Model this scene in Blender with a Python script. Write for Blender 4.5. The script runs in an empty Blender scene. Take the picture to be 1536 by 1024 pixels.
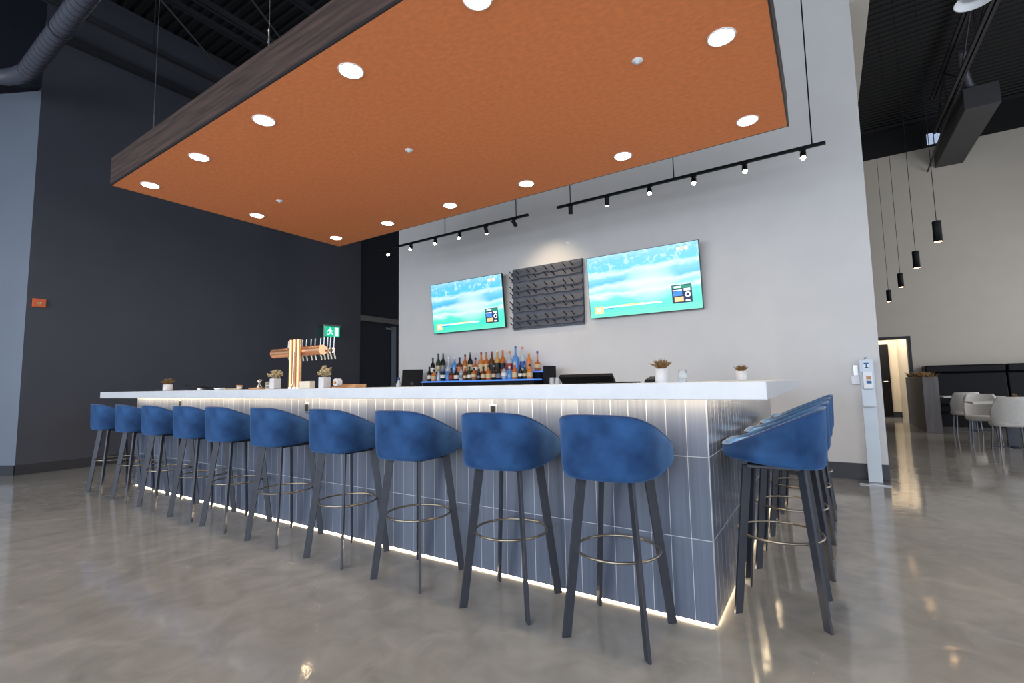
import bpy, math, random
from mathutils import Matrix, Vector
random.seed(7)
PI = math.pi
sc = bpy.context.scene
col = sc.collection

# ------------------------------------------------------------------ camera
cd = bpy.data.cameras.new('camera')
cd.sensor_width = 36; cd.lens = 16.8352; cd.clip_start = .05; cd.clip_end = 200
cam = bpy.data.objects.new('camera', cd); col.objects.link(cam)
Rv = (0.83567117, 0.54891715, -0.01853794)
Uv = (0.06349998, -0.06303596, 0.99598907)
Fv = (-0.54554692, 0.83349651, 0.08753357)
cam.matrix_world = Matrix(((Rv[0], Uv[0], -Fv[0], 0.48076669),
                           (Rv[1], Uv[1], -Fv[1], -2.3729729),
                           (Rv[2], Uv[2], -Fv[2], 1.10787905), (0, 0, 0, 1)))
sc.camera = cam
# ------------------------------------------------------------------ colour management
sc.view_settings.view_transform = 'Standard'
sc.view_settings.look = 'None'
sc.view_settings.exposure = 0.27
sc.view_settings.gamma = 1.0
try: sc.view_settings.use_curve_mapping = False
except Exception: pass
# ------------------------------------------------------------------ world (overcast daylight outside the storefront)
w = bpy.data.worlds.new('world'); sc.world = w; w.use_nodes = True
bg = w.node_tree.nodes['Background']
bg.inputs[0].default_value = (.72, .84, 1, 1); bg.inputs[1].default_value = .6


def area(name, loc, size, energy, color, rot, spread=180):
    l = bpy.data.lights.new(name, 'AREA'); l.shape = 'RECTANGLE'; l.size, l.size_y = size
    l.energy = energy; l.color = color; l.spread = math.radians(spread)
    o = bpy.data.objects.new(name, l); col.objects.link(o); o.location = loc; o.rotation_euler = rot
    return o


def aim(o, target):
    d = Vector(target) - Vector(o.location)
    o.rotation_euler = d.to_track_quat('-Z', 'Y').to_euler()


# daylight through the tall storefront glazing behind the camera, and through the side glazing
DAY = (.84, .92, 1.0)
for i, x in enumerate((-8.2, -4.1, 0.0, 4.1)):
    area('storefront_daylight', (x, -6.85, 2.2), (3.6, 3.6), 140, DAY, (PI / 2 - .28, 0, 0), 150)
area('side_daylight', (6.35, 1.5, 2.3), (8.0, 3.6), 150, (.9, .95, 1), (PI / 2, 0, PI / 2))
area('side_daylight', (6.35, 8.8, 2.3), (4.0, 3.6), 120, (1, .98, .95), (PI / 2, 0, PI / 2))

# ------------------------------------------------------------------ materials


def rgb(r, g, b):
    f = lambda c: (c / 255 / 12.92) if c / 255 <= .04045 else ((c / 255 + .055) / 1.055) ** 2.4
    return (f(r), f(g), f(b), 1)


def mat(name, c, rough=.5, metal=0., noise=0., nscale=20., bump=0., bscale=60., sheen=0., trans=0., spec=.5, stretch=None, c2=None, coat=0., ior=1.45):
    m = bpy.data.materials.new(name); m.use_nodes = True
    nt = m.node_tree; N = nt.nodes; L = nt.links; p = N['Principled BSDF']
    p.inputs['Base Color'].default_value = c
    p.inputs['Roughness'].default_value = rough; p.inputs['Metallic'].default_value = metal
    p.inputs['Sheen Weight'].default_value = sheen
    p.inputs['Transmission Weight'].default_value = trans
    p.inputs['Specular IOR Level'].default_value = spec
    p.inputs['Coat Weight'].default_value = coat
    p.inputs['IOR'].default_value = ior
    tc = N.new('ShaderNodeTexCoord'); mp = N.new('ShaderNodeMapping'); L.new(tc.outputs['Object'], mp.inputs[0])
    if stretch: mp.inputs['Scale'].default_value = stretch
    if noise > 0 or c2:
        n = N.new('ShaderNodeTexNoise'); n.inputs['Scale'].default_value = nscale; n.inputs['Detail'].default_value = 6
        L.new(mp.outputs[0], n.inputs['Vector'])
        r = N.new('ShaderNodeValToRGB'); r.color_ramp.elements[0].position = .32; r.color_ramp.elements[1].position = .68
        k = 1 - noise
        r.color_ramp.elements[0].color = c2 if c2 else (c[0] * k, c[1] * k, c[2] * k, 1)
        r.color_ramp.elements[1].color = c if c2 else (min(1, c[0] * (1 + noise)), min(1, c[1] * (1 + noise)), min(1, c[2] * (1 + noise)), 1)
        L.new(n.outputs[0], r.inputs[0]); L.new(r.outputs[0], p.inputs['Base Color'])
    if bump > 0:
        n2 = N.new('ShaderNodeTexNoise'); n2.inputs['Scale'].default_value = bscale; n2.inputs['Detail'].default_value = 4
        L.new(mp.outputs[0], n2.inputs['Vector'])
        b = N.new('ShaderNodeBump'); b.inputs['Strength'].default_value = bump; b.inputs['Distance'].default_value = .01
        L.new(n2.outputs[0], b.inputs['Height']); L.new(b.outputs[0], p.inputs['Normal'])
    return m


def emit(name, c, s):
    m = bpy.data.materials.new(name); m.use_nodes = True
    N = m.node_tree.nodes; p = N['Principled BSDF']
    p.inputs['Base Color'].default_value = c
    p.inputs['Emission Color'].default_value = c; p.inputs['Emission Strength'].default_value = s
    return m


def tile_mat(name, axis):
    """stacked vertical slate tiles with pale grout; axis = horizontal coordinate of the face"""
    m = bpy.data.materials.new(name); m.use_nodes = True
    nt = m.node_tree; N = nt.nodes; L = nt.links; p = N['Principled BSDF']
    tc = N.new('ShaderNodeTexCoord'); sp = N.new('ShaderNodeSeparateXYZ'); L.new(tc.outputs['Object'], sp.inputs[0])

    def mth(op, a, b=None, c=None):
        n = N.new('ShaderNodeMath'); n.operation = op
        for i, v in enumerate((a, b, c)):
            if v is None: continue
            if isinstance(v, (int, float)): n.inputs[i].default_value = v
            else: L.new(v, n.inputs[i])
        return n.outputs[0]
    h = sp.outputs[axis]; z = sp.outputs[2]
    hx = mth('ADD', h, 0.0942 * 100)
    px = mth('PINGPONG', hx, .0471); pz = mth('PINGPONG', z, .1877)
    gx = mth('LESS_THAN', px, .0013); gz0 = mth('LESS_THAN', pz, .0016)
    g = mth('MAXIMUM', gx, gz0)
    ix = mth('FLOOR', mth('DIVIDE', hx, .0942)); iz = mth('FLOOR', mth('DIVIDE', z, .3754))
    cb = N.new('ShaderNodeCombineXYZ'); L.new(ix, cb.inputs[0]); L.new(iz, cb.inputs[1])
    wn = N.new('ShaderNodeTexWhiteNoise'); wn.noise_dimensions = '3D'; L.new(cb.outputs[0], wn.inputs['Vector'])
    mp = N.new('ShaderNodeMapping'); mp.inputs['Scale'].default_value = (60, 60, 1.2); L.new(tc.outputs['Object'], mp.inputs[0])
    ns = N.new('ShaderNodeTexNoise'); ns.inputs['Scale'].default_value = 1.0; ns.inputs['Detail'].default_value = 5; L.new(mp.outputs[0], ns.inputs['Vector'])
    v = mth('ADD', mth('MULTIPLY', wn.outputs[0], .35), mth('MULTIPLY', ns.outputs[0], .65))
    r = N.new('ShaderNodeValToRGB'); r.color_ramp.elements[0].position = .25; r.color_ramp.elements[1].position = .75
    r.color_ramp.elements[0].color = rgb(72, 79, 96); r.color_ramp.elements[1].color = rgb(94, 102, 120)
    L.new(v, r.inputs[0])
    mx = N.new('ShaderNodeMix'); mx.data_type = 'RGBA'; L.new(g, mx.inputs[0]); L.new(r.outputs[0], mx.inputs[6]); mx.inputs[7].default_value = rgb(178, 180, 186)
    L.new(mx.outputs[2], p.inputs['Base Color'])
    rr = mth('MULTIPLY_ADD', g, .4, mth('MULTIPLY_ADD', ns.outputs[0], .22, .10 if axis else .22)); L.new(rr, p.inputs['Roughness']); p.inputs['Specular IOR Level'].default_value = .8 if axis else .5
    b = N.new('ShaderNodeBump'); b.inputs['Strength'].default_value = .5; b.inputs['Distance'].default_value = .002
    L.new(mth('MULTIPLY_ADD', ns.outputs[0], .15, mth('SUBTRACT', 1, g)), b.inputs['Height']); L.new(b.outputs[0], p.inputs['Normal'])
    return m


def floor_mat():
    m = bpy.data.materials.new('polished_concrete'); m.use_nodes = True
    nt = m.node_tree; N = nt.nodes; L = nt.links; p = N['Principled BSDF']
    tc = N.new('ShaderNodeTexCoord')
    n1 = N.new('ShaderNodeTexNoise'); n1.inputs['Scale'].default_value = .9; n1.inputs['Detail'].default_value = 8; n1.inputs['Roughness'].default_value = .62
    n2 = N.new('ShaderNodeTexNoise'); n2.inputs['Scale'].default_value = 5; n2.inputs['Detail'].default_value = 6; n2.inputs['Distortion'].default_value = 1.
    n3 = N.new('ShaderNodeTexNoise'); n3.inputs['Scale'].default_value = 90; n3.inputs['Detail'].default_value = 3
    for n in (n1, n2, n3): L.new(tc.outputs['Object'], n.inputs['Vector'])
    a = N.new('ShaderNodeMath'); a.operation = 'MULTIPLY_ADD'; a.inputs[1].default_value = .45; L.new(n2.outputs[0], a.inputs[0])
    a2 = N.new('ShaderNodeMath'); a2.operation = 'MULTIPLY'; a2.inputs[1].default_value = .55; L.new(n1.outputs[0], a2.inputs[0]); L.new(a2.outputs[0], a.inputs[2])
    r = N.new('ShaderNodeValToRGB'); r.color_ramp.elements[0].position = .36; r.color_ramp.elements[1].position = .66
    r.color_ramp.elements[0].color = rgb(130, 126, 121); r.color_ramp.elements[1].color = rgb(160, 156, 151)
    L.new(a.outputs[0], r.inputs[0])
    # a few wandering hairline marks in the sealer
    v = N.new('ShaderNodeTexVoronoi'); v.feature = 'DISTANCE_TO_EDGE'; v.inputs['Scale'].default_value = .55
    dm = N.new('ShaderNodeMix'); dm.data_type = 'RGBA'; dm.inputs[0].default_value = .25
    L.new(tc.outputs['Object'], dm.inputs[6]); L.new(n1.outputs[1], dm.inputs[7]); L.new(dm.outputs[2], v.inputs['Vector'])
    lt = N.new('ShaderNodeMath'); lt.operation = 'LESS_THAN'; lt.inputs[1].default_value = .0002; L.new(v.outputs[0], lt.inputs[0])
    lt2 = N.new('ShaderNodeMath'); lt2.operation = 'MULTIPLY'; L.new(lt.outputs[0], lt2.inputs[0])
    gt = N.new('ShaderNodeMath'); gt.operation = 'GREATER_THAN'; gt.inputs[1].default_value = .55; L.new(n2.outputs[0], gt.inputs[0]); L.new(gt.outputs[0], lt2.inputs[1])
    mx = N.new('ShaderNodeMix'); mx.data_type = 'RGBA'; L.new(lt2.outputs[0], mx.inputs[0]); L.new(r.outputs[0], mx.inputs[6]); mx.inputs[7].default_value = rgb(190, 184, 176)
    L.new(mx.outputs[2], p.inputs['Base Color'])
    rr = N.new('ShaderNodeMapRange'); rr.inputs['To Min'].default_value = .05; rr.inputs['To Max'].default_value = .11; L.new(n2.outputs[0], rr.inputs[0]); L.new(rr.outputs[0], p.inputs['Roughness'])
    p.inputs['Specular IOR Level'].default_value = .55
    b = N.new('ShaderNodeBump'); b.inputs['Strength'].default_value = .06; b.inputs['Distance'].default_value = .02
    L.new(n2.outputs[0], b.inputs['Height']); L.new(b.outputs[0], p.inputs['Normal'])
    return m


def screen_mat():
    """a football broadcast: pale blue stand, white glare, green pitch"""
    m = bpy.data.materials.new('screen_picture'); m.use_nodes = True
    nt = m.node_tree; N = nt.nodes; L = nt.links; p = N['Principled BSDF']
    tc = N.new('ShaderNodeTexCoord'); sp = N.new('ShaderNodeSeparateXYZ'); L.new(tc.outputs['Object'], sp.inputs[0])

    def mth(op, a, b=None, c=None, clamp=False):
        n = N.new('ShaderNodeMath'); n.operation = op; n.use_clamp = clamp
        for i, v in enumerate((a, b, c)):
            if v is None: continue
            if isinstance(v, (int, float)): n.inputs[i].default_value = v
            else: L.new(v, n.inputs[i])
        return n.outputs[0]
    x, z = sp.outputs[0], sp.outputs[2]
    mp = N.new('ShaderNodeMapping'); mp.inputs['Scale'].default_value = (1, 1, 2.4); L.new(tc.outputs['Object'], mp.inputs[0])
    n = N.new('ShaderNodeTexNoise'); n.inputs['Scale'].default_value = 3.2; n.inputs['Detail'].default_value = 4; L.new(mp.outputs[0], n.inputs['Vector'])
    n2 = N.new('ShaderNodeTexNoise'); n2.inputs['Scale'].default_value = 9; n2.inputs['Detail'].default_value = 3; n2.inputs['Distortion'].default_value = 1.5; L.new(tc.outputs['Object'], n2.inputs['Vector'])
    zz = mth('ADD', mth('MULTIPLY', mth('SUBTRACT', n.outputs[0], .5), .16), mth('ADD', z, mth('MULTIPLY', x, -.02)))
    t = mth('MULTIPLY_ADD', zz, 1.0 / .9, .5)
    r = N.new('ShaderNodeValToRGB'); cr = r.color_ramp
    cols = [(0, rgb(110, 235, 200)), (.14, rgb(70, 232, 205)), (.30, rgb(96, 238, 214)), (.37, rgb(225, 252, 248)), (.42, rgb(130, 238, 225)),
            (.50, rgb(214, 246, 250)), (.56, rgb(80, 190, 240)), (.64, rgb(120, 210, 245)), (.70, rgb(210, 240, 252)), (.76, rgb(86, 205, 240)), (.9, rgb(110, 205, 245)), (1, rgb(160, 220, 250))]
    cr.elements[0].position = cols[0][0]; cr.elements[0].color = cols[0][1]
    cr.elements[1].position = cols[-1][0]; cr.elements[1].color = cols[-1][1]
    for pz, c in cols[1:-1]:
        e = cr.elements.new(pz); e.color = c
    L.new(t, r.inputs[0])
    # crowd flecks in the upper half
    up = mth('MULTIPLY', mth('GREATER_THAN', t, .66), mth('MULTIPLY', mth('SUBTRACT', n2.outputs[0], .52), 7, clamp=True), clamp=True)
    m1 = N.new('ShaderNodeMix'); m1.data_type = 'RGBA'; L.new(mth('MULTIPLY', up, .8), m1.inputs[0]); L.new(r.outputs[0], m1.inputs[6]); m1.inputs[7].default_value = rgb(205, 245, 255)
    # white floodlit patch
    d2 = mth('ADD', mth('POWER', mth('ABSOLUTE', mth('SUBTRACT', x, .12)), 2), mth('MULTIPLY', mth('POWER', mth('ABSOLUTE', mth('ADD', z, .03)), 2), 2.2))
    gl = mth('SUBTRACT', 1, mth('MULTIPLY', d2, 6.0), clamp=True)
    m2 = N.new('ShaderNodeMix'); m2.data_type = 'RGBA'; L.new(mth('MULTIPLY', gl, .8), m2.inputs[0]); L.new(m1.outputs[2], m2.inputs[6]); m2.inputs[7].default_value = rgb(222, 252, 250)
    L.new(m2.outputs[2], p.inputs['Emission Color']); p.inputs['Emission Strength'].default_value = .95
    p.inputs['Base Color'].default_value = (.01, .01, .01, 1); p.inputs['Roughness'].default_value = .25
    return m


M = {}
M['floor'] = floor_mat()
M['wall_light'] = mat('painted_wall_light', rgb(206, 204, 204), .75, noise=.02, nscale=3, bump=.05, bscale=200)
M['wall_far'] = mat('painted_wall_far', rgb(188, 181, 172), .75, noise=.02, nscale=3)
M['wall_dark'] = mat('painted_wall_dark', rgb(64, 66, 76), .55, noise=.05, nscale=2, bump=.04, bscale=150)
M['wall_side'] = mat('painted_wall_slate', rgb(104, 112, 126), .6, noise=.03, nscale=2)
M['wall_navy'] = mat('painted_wall_navy', rgb(26, 29, 42), .6, noise=.05, nscale=2)
M['lintel'] = mat('painted_lintel', rgb(100, 97, 97), .6, noise=.03, nscale=4)
M['hall'] = mat('painted_hall', rgb(225, 212, 190), .75, noise=.02, nscale=3)
M['baseboard'] = mat('rubber_baseboard', rgb(44, 46, 54), .45, noise=.05, nscale=6)
M['deck'] = mat('black_deck', rgb(17, 17, 20), .6, noise=.08, nscale=4)
M['steel_black'] = mat('black_steel', rgb(40, 40, 46), .5, noise=.05, nscale=10)
M['duct'] = mat('duct_paint', rgb(76, 78, 90), .45, noise=.05, nscale=8)
M['seam'] = mat('duct_seam', rgb(44, 45, 54), .5, noise=.05)
M['box_duct'] = mat('box_duct_paint', rgb(64, 63, 66), .6, noise=.04, nscale=3)
M['orange'] = mat('orange_felt_panel', rgb(232, 142, 92), .85, noise=.07, nscale=22, stretch=(1, 1.6, 1), bump=.06, bscale=90, spec=.15)
M['wood_dark'] = mat('dark_wood_fascia', rgb(84, 66, 60), .5, nscale=2.2, stretch=(.8, 8, 14), c2=rgb(50, 40, 38), bump=.1, bscale=40)
M['trim_dark'] = mat('dark_metal_trim', rgb(62, 60, 62), .4, .5, noise=.05)
M['tile_x'] = tile_mat('slate_tile_front', 0)
M['tile_y'] = tile_mat('slate_tile_end', 1)
M['quartz'] = mat('white_quartz', rgb(202, 202, 206), .35, noise=.035, nscale=14)
M['steel'] = mat('brushed_steel', rgb(160, 160, 164), .3, .9, noise=.05, nscale=30)
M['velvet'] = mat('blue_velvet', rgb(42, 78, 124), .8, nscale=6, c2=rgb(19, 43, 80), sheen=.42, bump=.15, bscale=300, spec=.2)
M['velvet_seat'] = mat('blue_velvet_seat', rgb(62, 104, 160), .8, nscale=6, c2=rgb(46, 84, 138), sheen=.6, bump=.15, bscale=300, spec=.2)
M['piping'] = mat('blue_piping', rgb(24, 50, 92), .7, noise=.05, sheen=.3)
for k in ('velvet', 'velvet_seat'):
    M[k].node_tree.nodes['Principled BSDF'].inputs['Sheen Tint'].default_value = rgb(120, 170, 235)
M['leg'] = mat('graphite_steel', rgb(58, 60, 68), .42, .35, noise=.06, nscale=20)
M['ring'] = mat('bronze_ring', rgb(146, 136, 122), .3, .85, noise=.05, nscale=30)
M['black'] = mat('black_plastic', rgb(12, 13, 16), .6, spec=.25, noise=.05)
M['black_gloss'] = mat('black_glass', rgb(8, 9, 12), .2, noise=.03)
M['leather'] = mat('black_leather', rgb(11, 13, 20), .5, spec=.2, noise=.08, nscale=6, bump=.1, bscale=80)
M['copper'] = mat('polished_copper', rgb(248, 188, 146), .36, 1., noise=.03, nscale=8)
M['chrome'] = mat('chrome', rgb(205, 195, 182), .2, 1., noise=.02)
M['bronze'] = mat('brushed_bronze', rgb(186, 140, 104), .3, 1., noise=.04, nscale=8)
M['glass'] = mat('clear_glass', rgb(235, 240, 245), .06, trans=.8, noise=.01, ior=1.2)
M['glass_pale'] = mat('pale_glass', rgb(222, 226, 230), .15, trans=.35, noise=.03, ior=1.3)
M['pot'] = mat('white_ceramic', rgb(196, 195, 198), .5, noise=.03, nscale=12)
M['plant_rust'] = mat('rusty_succulent', rgb(150, 104, 62), .6, nscale=60, c2=rgb(78, 78, 50))
M['plant_dry'] = mat('dried_flower', rgb(205, 186, 150), .8, nscale=50, c2=rgb(150, 130, 92))
M['soil'] = mat('soil', rgb(52, 42, 34), .9, noise=.2, nscale=60)
M['wood_light'] = mat('light_wood', rgb(196, 148, 104), .5, nscale=4, stretch=(1, 8, 8), c2=rgb(168, 120, 80))
M['beige'] = mat('beige_card', rgb(206, 196, 180), .6, noise=.04)
M['white_plastic'] = mat('white_plastic', rgb(224, 228, 234), .4, noise=.02)
M['bluegrey'] = mat('pale_blue_steel', rgb(196, 208, 222), .4, noise=.02, nscale=5)
M['blue_print'] = mat('blue_print', rgb(50, 96, 150), .5, noise=.1)
M['orange_plastic'] = mat('orange_plastic', rgb(212, 98, 48), .4, noise=.05)
M['rack'] = mat('charcoal_rack', rgb(84, 87, 98), .55, noise=.1, nscale=12)
M['rack_peg'] = mat('black_peg', rgb(16, 16, 19), .4, noise=.05)
M['chair_fabric'] = mat('grey_beige_upholstery', rgb(186, 182, 178), .8, noise=.05, nscale=30, bump=.2, bscale=150, sheen=.2)
M['chair_leg'] = mat('grey_steel_leg', rgb(110, 112, 120), .35, .6, noise=.04)
M['laminate'] = mat('grey_laminate', rgb(104, 98, 98), .5, nscale=2, stretch=(8, 8, .7), c2=rgb(84, 80, 82))
M['table_white'] = mat('white_tabletop', rgb(216, 214, 212), .35, noise=.02)
M['window_frame'] = mat('black_mullion', rgb(28, 28, 32), .5, noise=.03)
M['screen'] = screen_mat()
M['e_down'] = emit('downlight_lens', (1, .86, .66, 1), 42)
M['e_spot'] = emit('spot_lens', (1, .80, .52, 1), 60)
M['e_pend'] = emit('pendant_lens', (1, .62, .30, 1), 22)
M['e_led'] = emit('warm_led_strip', (1, .76, .45, 1), 38)
M['e_toe'] = emit('warm_toe_strip', (1, .80, .52, 1), 75)
M['e_blue'] = emit('blue_led_shelf', (.05, .17, .55, 1), .75)
M['e_green'] = emit('exit_green', rgb(20, 178, 130), .9)
M['e_exit_white'] = emit('exit_white', rgb(214, 245, 238), .95)
M['e_white'] = emit('screen_white', rgb(240, 244, 250), .9)
M['e_orange'] = emit('screen_orange', rgb(246, 178, 120), .9)
M['e_navy'] = emit('screen_navy', rgb(24, 34, 66), .9)
M['e_sblue'] = emit('screen_blue', rgb(52, 118, 200), .9)
M['e_sgreen'] = emit('screen_green', rgb(30, 120, 96), .9)
M['e_sky'] = emit('skylight', rgb(170, 186, 216), .75)
M['lens_off'] = mat('frosted_lens', rgb(150, 152, 156), .4, noise=.03)
M['e_hb'] = emit('highbay_lens', (1, .93, .8, 1), 4)


# ------------------------------------------------------------------ mesh helper
class MB:
    def __init__(s): s.v = []; s.f = []; s.sm = []

    def add(s, vs, fs, smooth=False):
        b = len(s.v); s.v += [tuple(v) for v in vs]; s.f += [tuple(b + i for i in f) for f in fs]; s.sm += [smooth] * len(fs); return s

    def box(s, x0, x1, y0, y1, z0, z1):
        return s.add([(x0, y0, z0), (x1, y0, z0), (x1, y1, z0), (x0, y1, z0), (x0, y0, z1), (x1, y0, z1), (x1, y1, z1), (x0, y1, z1)],
                     [(3, 2, 1, 0), (4, 5, 6, 7), (0, 1, 5, 4), (1, 2, 6, 5), (2, 3, 7, 6), (3, 0, 4, 7)])

    def hexa(s, a, b):
        """solid between two quads a (bottom) and b (top)"""
        return s.add(list(a) + list(b), [(3, 2, 1, 0), (4, 5, 6, 7), (0, 1, 5, 4), (1, 2, 6, 5), (2, 3, 7, 6), (3, 0, 4, 7)])

    def tube(s, p0, p1, r0, r1=None, n=12, caps=True):
        r1 = r0 if r1 is None else r1
        p0, p1 = Vector(p0), Vector(p1); d = (p1 - p0).normalized()
        u = d.orthogonal().normalized(); v = d.cross(u)
        vs = [p + (u * math.cos(2 * PI * i / n) + v * math.sin(2 * PI * i / n)) * r for p, r in ((p0, r0), (p1, r1)) for i in range(n)]
        s.add(vs, [(i, (i + 1) % n, n + (i + 1) % n, n + i) for i in range(n)], True)
        if caps: s.add(vs, [tuple(range(n - 1, -1, -1)), tuple(range(n, 2 * n))])
        return s

    def path(s, pts, r, n=8, closed=False):
        pts = [Vector(p) for p in pts]; m = len(pts); rings = []; prev = None
        for i, p in enumerate(pts):
            a = pts[i - 1] if (i > 0 or closed) else pts[i]; b = pts[(i + 1) % m] if (i < m - 1 or closed) else pts[i]
            d = (b - a).normalized()
            u = d.orthogonal().normalized() if prev is None else (prev - d * prev.dot(d)).normalized()
            prev = u; v = d.cross(u); rr = r[i] if isinstance(r, (list, tuple)) else r
            rings.append([p + (u * math.cos(2 * PI * k / n) + v * math.sin(2 * PI * k / n)) * rr for k in range(n)])
        vs = [q for ring in rings for q in ring]; fs = []
        for i in range(m if closed else m - 1):
            j = (i + 1) % m
            for k in range(n): fs.append((i * n + k, i * n + (k + 1) % n, j * n + (k + 1) % n, j * n + k))
        s.add(vs, fs, True)
        if not closed: s.add(rings[0] + rings[-1], [tuple(range(n - 1, -1, -1)), tuple(range(n, 2 * n))])
        return s

    def lathe(s, prof, c=(0, 0, 0), n=20, smooth=True):
        vs = [(c[0] + r * math.cos(2 * PI * i / n), c[1] + r * math.sin(2 * PI * i / n), c[2] + z) for r, z in prof for i in range(n)]
        fs = [(j * n + i, j * n + (i + 1) % n, (j + 1) * n + (i + 1) % n, (j + 1) * n + i) for j in range(len(prof) - 1) for i in range(n)]
        return s.add(vs, fs, smooth)

    def disc(s, c, r, n=24, up=True):
        vs = [(c[0] + r * math.cos(2 * PI * i / n), c[1] + r * math.sin(2 * PI * i / n), c[2]) for i in range(n)]
        return s.add(vs, [tuple(range(n)) if up else tuple(range(n - 1, -1, -1))])

    def prism(s, poly, z0, z1):
        n = len(poly)
        vs = [(x, y, z0) for x, y in poly] + [(x, y, z1) for x, y in poly]
        return s.add(vs, [tuple(range(n - 1, -1, -1)), tuple(range(n, 2 * n))] + [(i, (i + 1) % n, n + (i + 1) % n, n + i) for i in range(n)])

    def build(s, name, m, parent=None, bevel=0, loc=None, rot=None, seg=2):
        me = bpy.data.meshes.new(name); me.from_pydata(s.v, [], s.f); me.update()
        for p, q in zip(me.polygons, s.sm): p.use_smooth = q
        me.materials.append(m)
        o = bpy.data.objects.new(name, me); col.objects.link(o)
        if parent: o.parent = parent
        if loc: o.location = loc
        if rot: o.rotation_euler = rot
        if bevel:
            b = o.modifiers.new('bevel', 'BEVEL'); b.width = bevel; b.segments = seg; b.limit_method = 'ANGLE'; b.angle_limit = math.radians(50)
        return o


def thing(name, label, cat, loc=(0, 0, 0), rz=0, group=None):
    o = bpy.data.objects.new(name, None); col.objects.link(o); o.location = loc; o.rotation_euler = (0, 0, rz)
    o.empty_display_size = .1
    return tag(o, label, cat, group)


def tag(o, label, cat, group=None):
    o['label'] = label; o['category'] = cat
    if group: o['group'] = group
    return o


def struct(o): o['kind'] = 'structure'; return o


def kids(o): return [c for c in ALLK.get(o.name, [])]


def copy_tree(o, parent=None):
    c = o.copy(); col.objects.link(c); c.parent = parent
    for ch in list(o.children): copy_tree(ch, c)
    return c


# ================================================================== THE ROOM
CEIL = 7.35
struct(MB().box(-12, 6.6, -7.2, 15, -.12, 0).build('floor', M['floor']))
# corrugated deck
mb = MB(); y = -7.2; vs = []; prof = []
while y < 13.2:
    prof += [(y, CEIL), (y + .07, CEIL), (y + .085, CEIL + .04), (y + .145, CEIL + .04)]; y += .16
n = len(prof)
vs = [(-12, a, b) for a, b in prof] + [(6.6, a, b) for a, b in prof]
mb.add(vs, [(i, i + 1, n + i + 1, n + i) for i in range(n - 1)])
mb.box(-12, 6.6, -7.2, 13.3, CEIL + .1, CEIL + .2)
struct(mb.build('ceiling', M['deck']))
XL = -8.754
# long dark wall on the left, then a lintel with a doorway under it and a dark niche over it
struct(MB().box(XL - .3, XL, -.565, 5.14, 0, CEIL).build('wall_left', M['wall_dark']))
struct(MB().box(XL - .2, XL, 5.14, 9.0, 2.68, 2.81).build('trim_1', M['lintel']))
struct(MB().box(XL - .9, XL - .3, 5.0, 9.5, 2.7, CEIL).build('wall_niche', M['wall_navy']))
struct(MB().box(XL - .3, XL - .12, 5.14, 9.0, 0, 2.68).build('wall_doorway', M['wall_navy']))
# angled pier at the far left, lower than the deck
a = Vector((XL, -.565)); d = Vector((-.88, -.47)).normalized(); nrm = Vector((-d.y, d.x)) * -1
e = a + d * 3.0
nn = Vector((d.y, -d.x)) * -1
if nn.y < 0: nn = -nn
struct(MB().prism([tuple(a), tuple(a + nn * .3), tuple(e + nn * .3), tuple(e)], 0, 5.45).build('wall_pier', M['wall_side']))
q = -nn * .014
struct(MB().prism([tuple(a + q), tuple(a), tuple(e), tuple(e + q)], 0, .135).build('baseboard_pier', M['baseboard']))
struct(MB().box(XL - .25, XL, -3.0, -.565, 5.5, CEIL).build('wall_upper_left', M['wall_navy']))
struct(MB().box(-12, -11.8, -7.2, 15, 0, CEIL + .2).build('wall_outer', M['wall_dark']))
struct(MB().box(XL, XL + .014, -.565, 5.14, 0, .135).build('baseboard_left', M['baseboard']))
# the white wall behind the bar
WY = 4.145
struct(MB().box(-6.405, .968, WY, WY + .25, 0, CEIL).build('wall_back', M['wall_light']))
struct(MB().box(-6.405, .97, WY - .014, WY, 0, .175).build('baseboard_back', M['baseboard']))
# soffit running back from the end of the white wall
struct(MB().box(.55, 1.19, WY + .26, 12.5, 5.6, CEIL).build('trim_2', M['wall_far']))
# far dining room
FY = 12.5
struct(MB().box(-12, 1.30, FY, FY + .2, 0, 6.6).build('wall_far', M['wall_far']))
struct(MB().box(2.19, 6.6, FY, FY + .2, 0, 6.6).build('wall_far_right', M['wall_far']))
struct(MB().box(1.30, 2.19, FY, FY + .2, 2.05, 6.6).build('wall_far_over_door', M['wall_far']))
struct(MB().box(-12, 6.6, FY + .02, FY + .2, 6.6, CEIL + .1).build('wall_far_upper', M['deck']))
struct(MB().box(2.24, 6.6, FY - .014, FY, 0, .14).build('baseboard_far', M['baseboard']))
mb = MB().box(2.15, 2.21, FY - .02, FY + .22, 0, 2.07).box(1.26, 1.32, FY - .02, FY + .22, 0, 2.07).box(1.32, 2.15, FY - .02, FY + .22, 2.01, 2.07)
struct(mb.build('trim_3', M['window_frame']))
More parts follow.
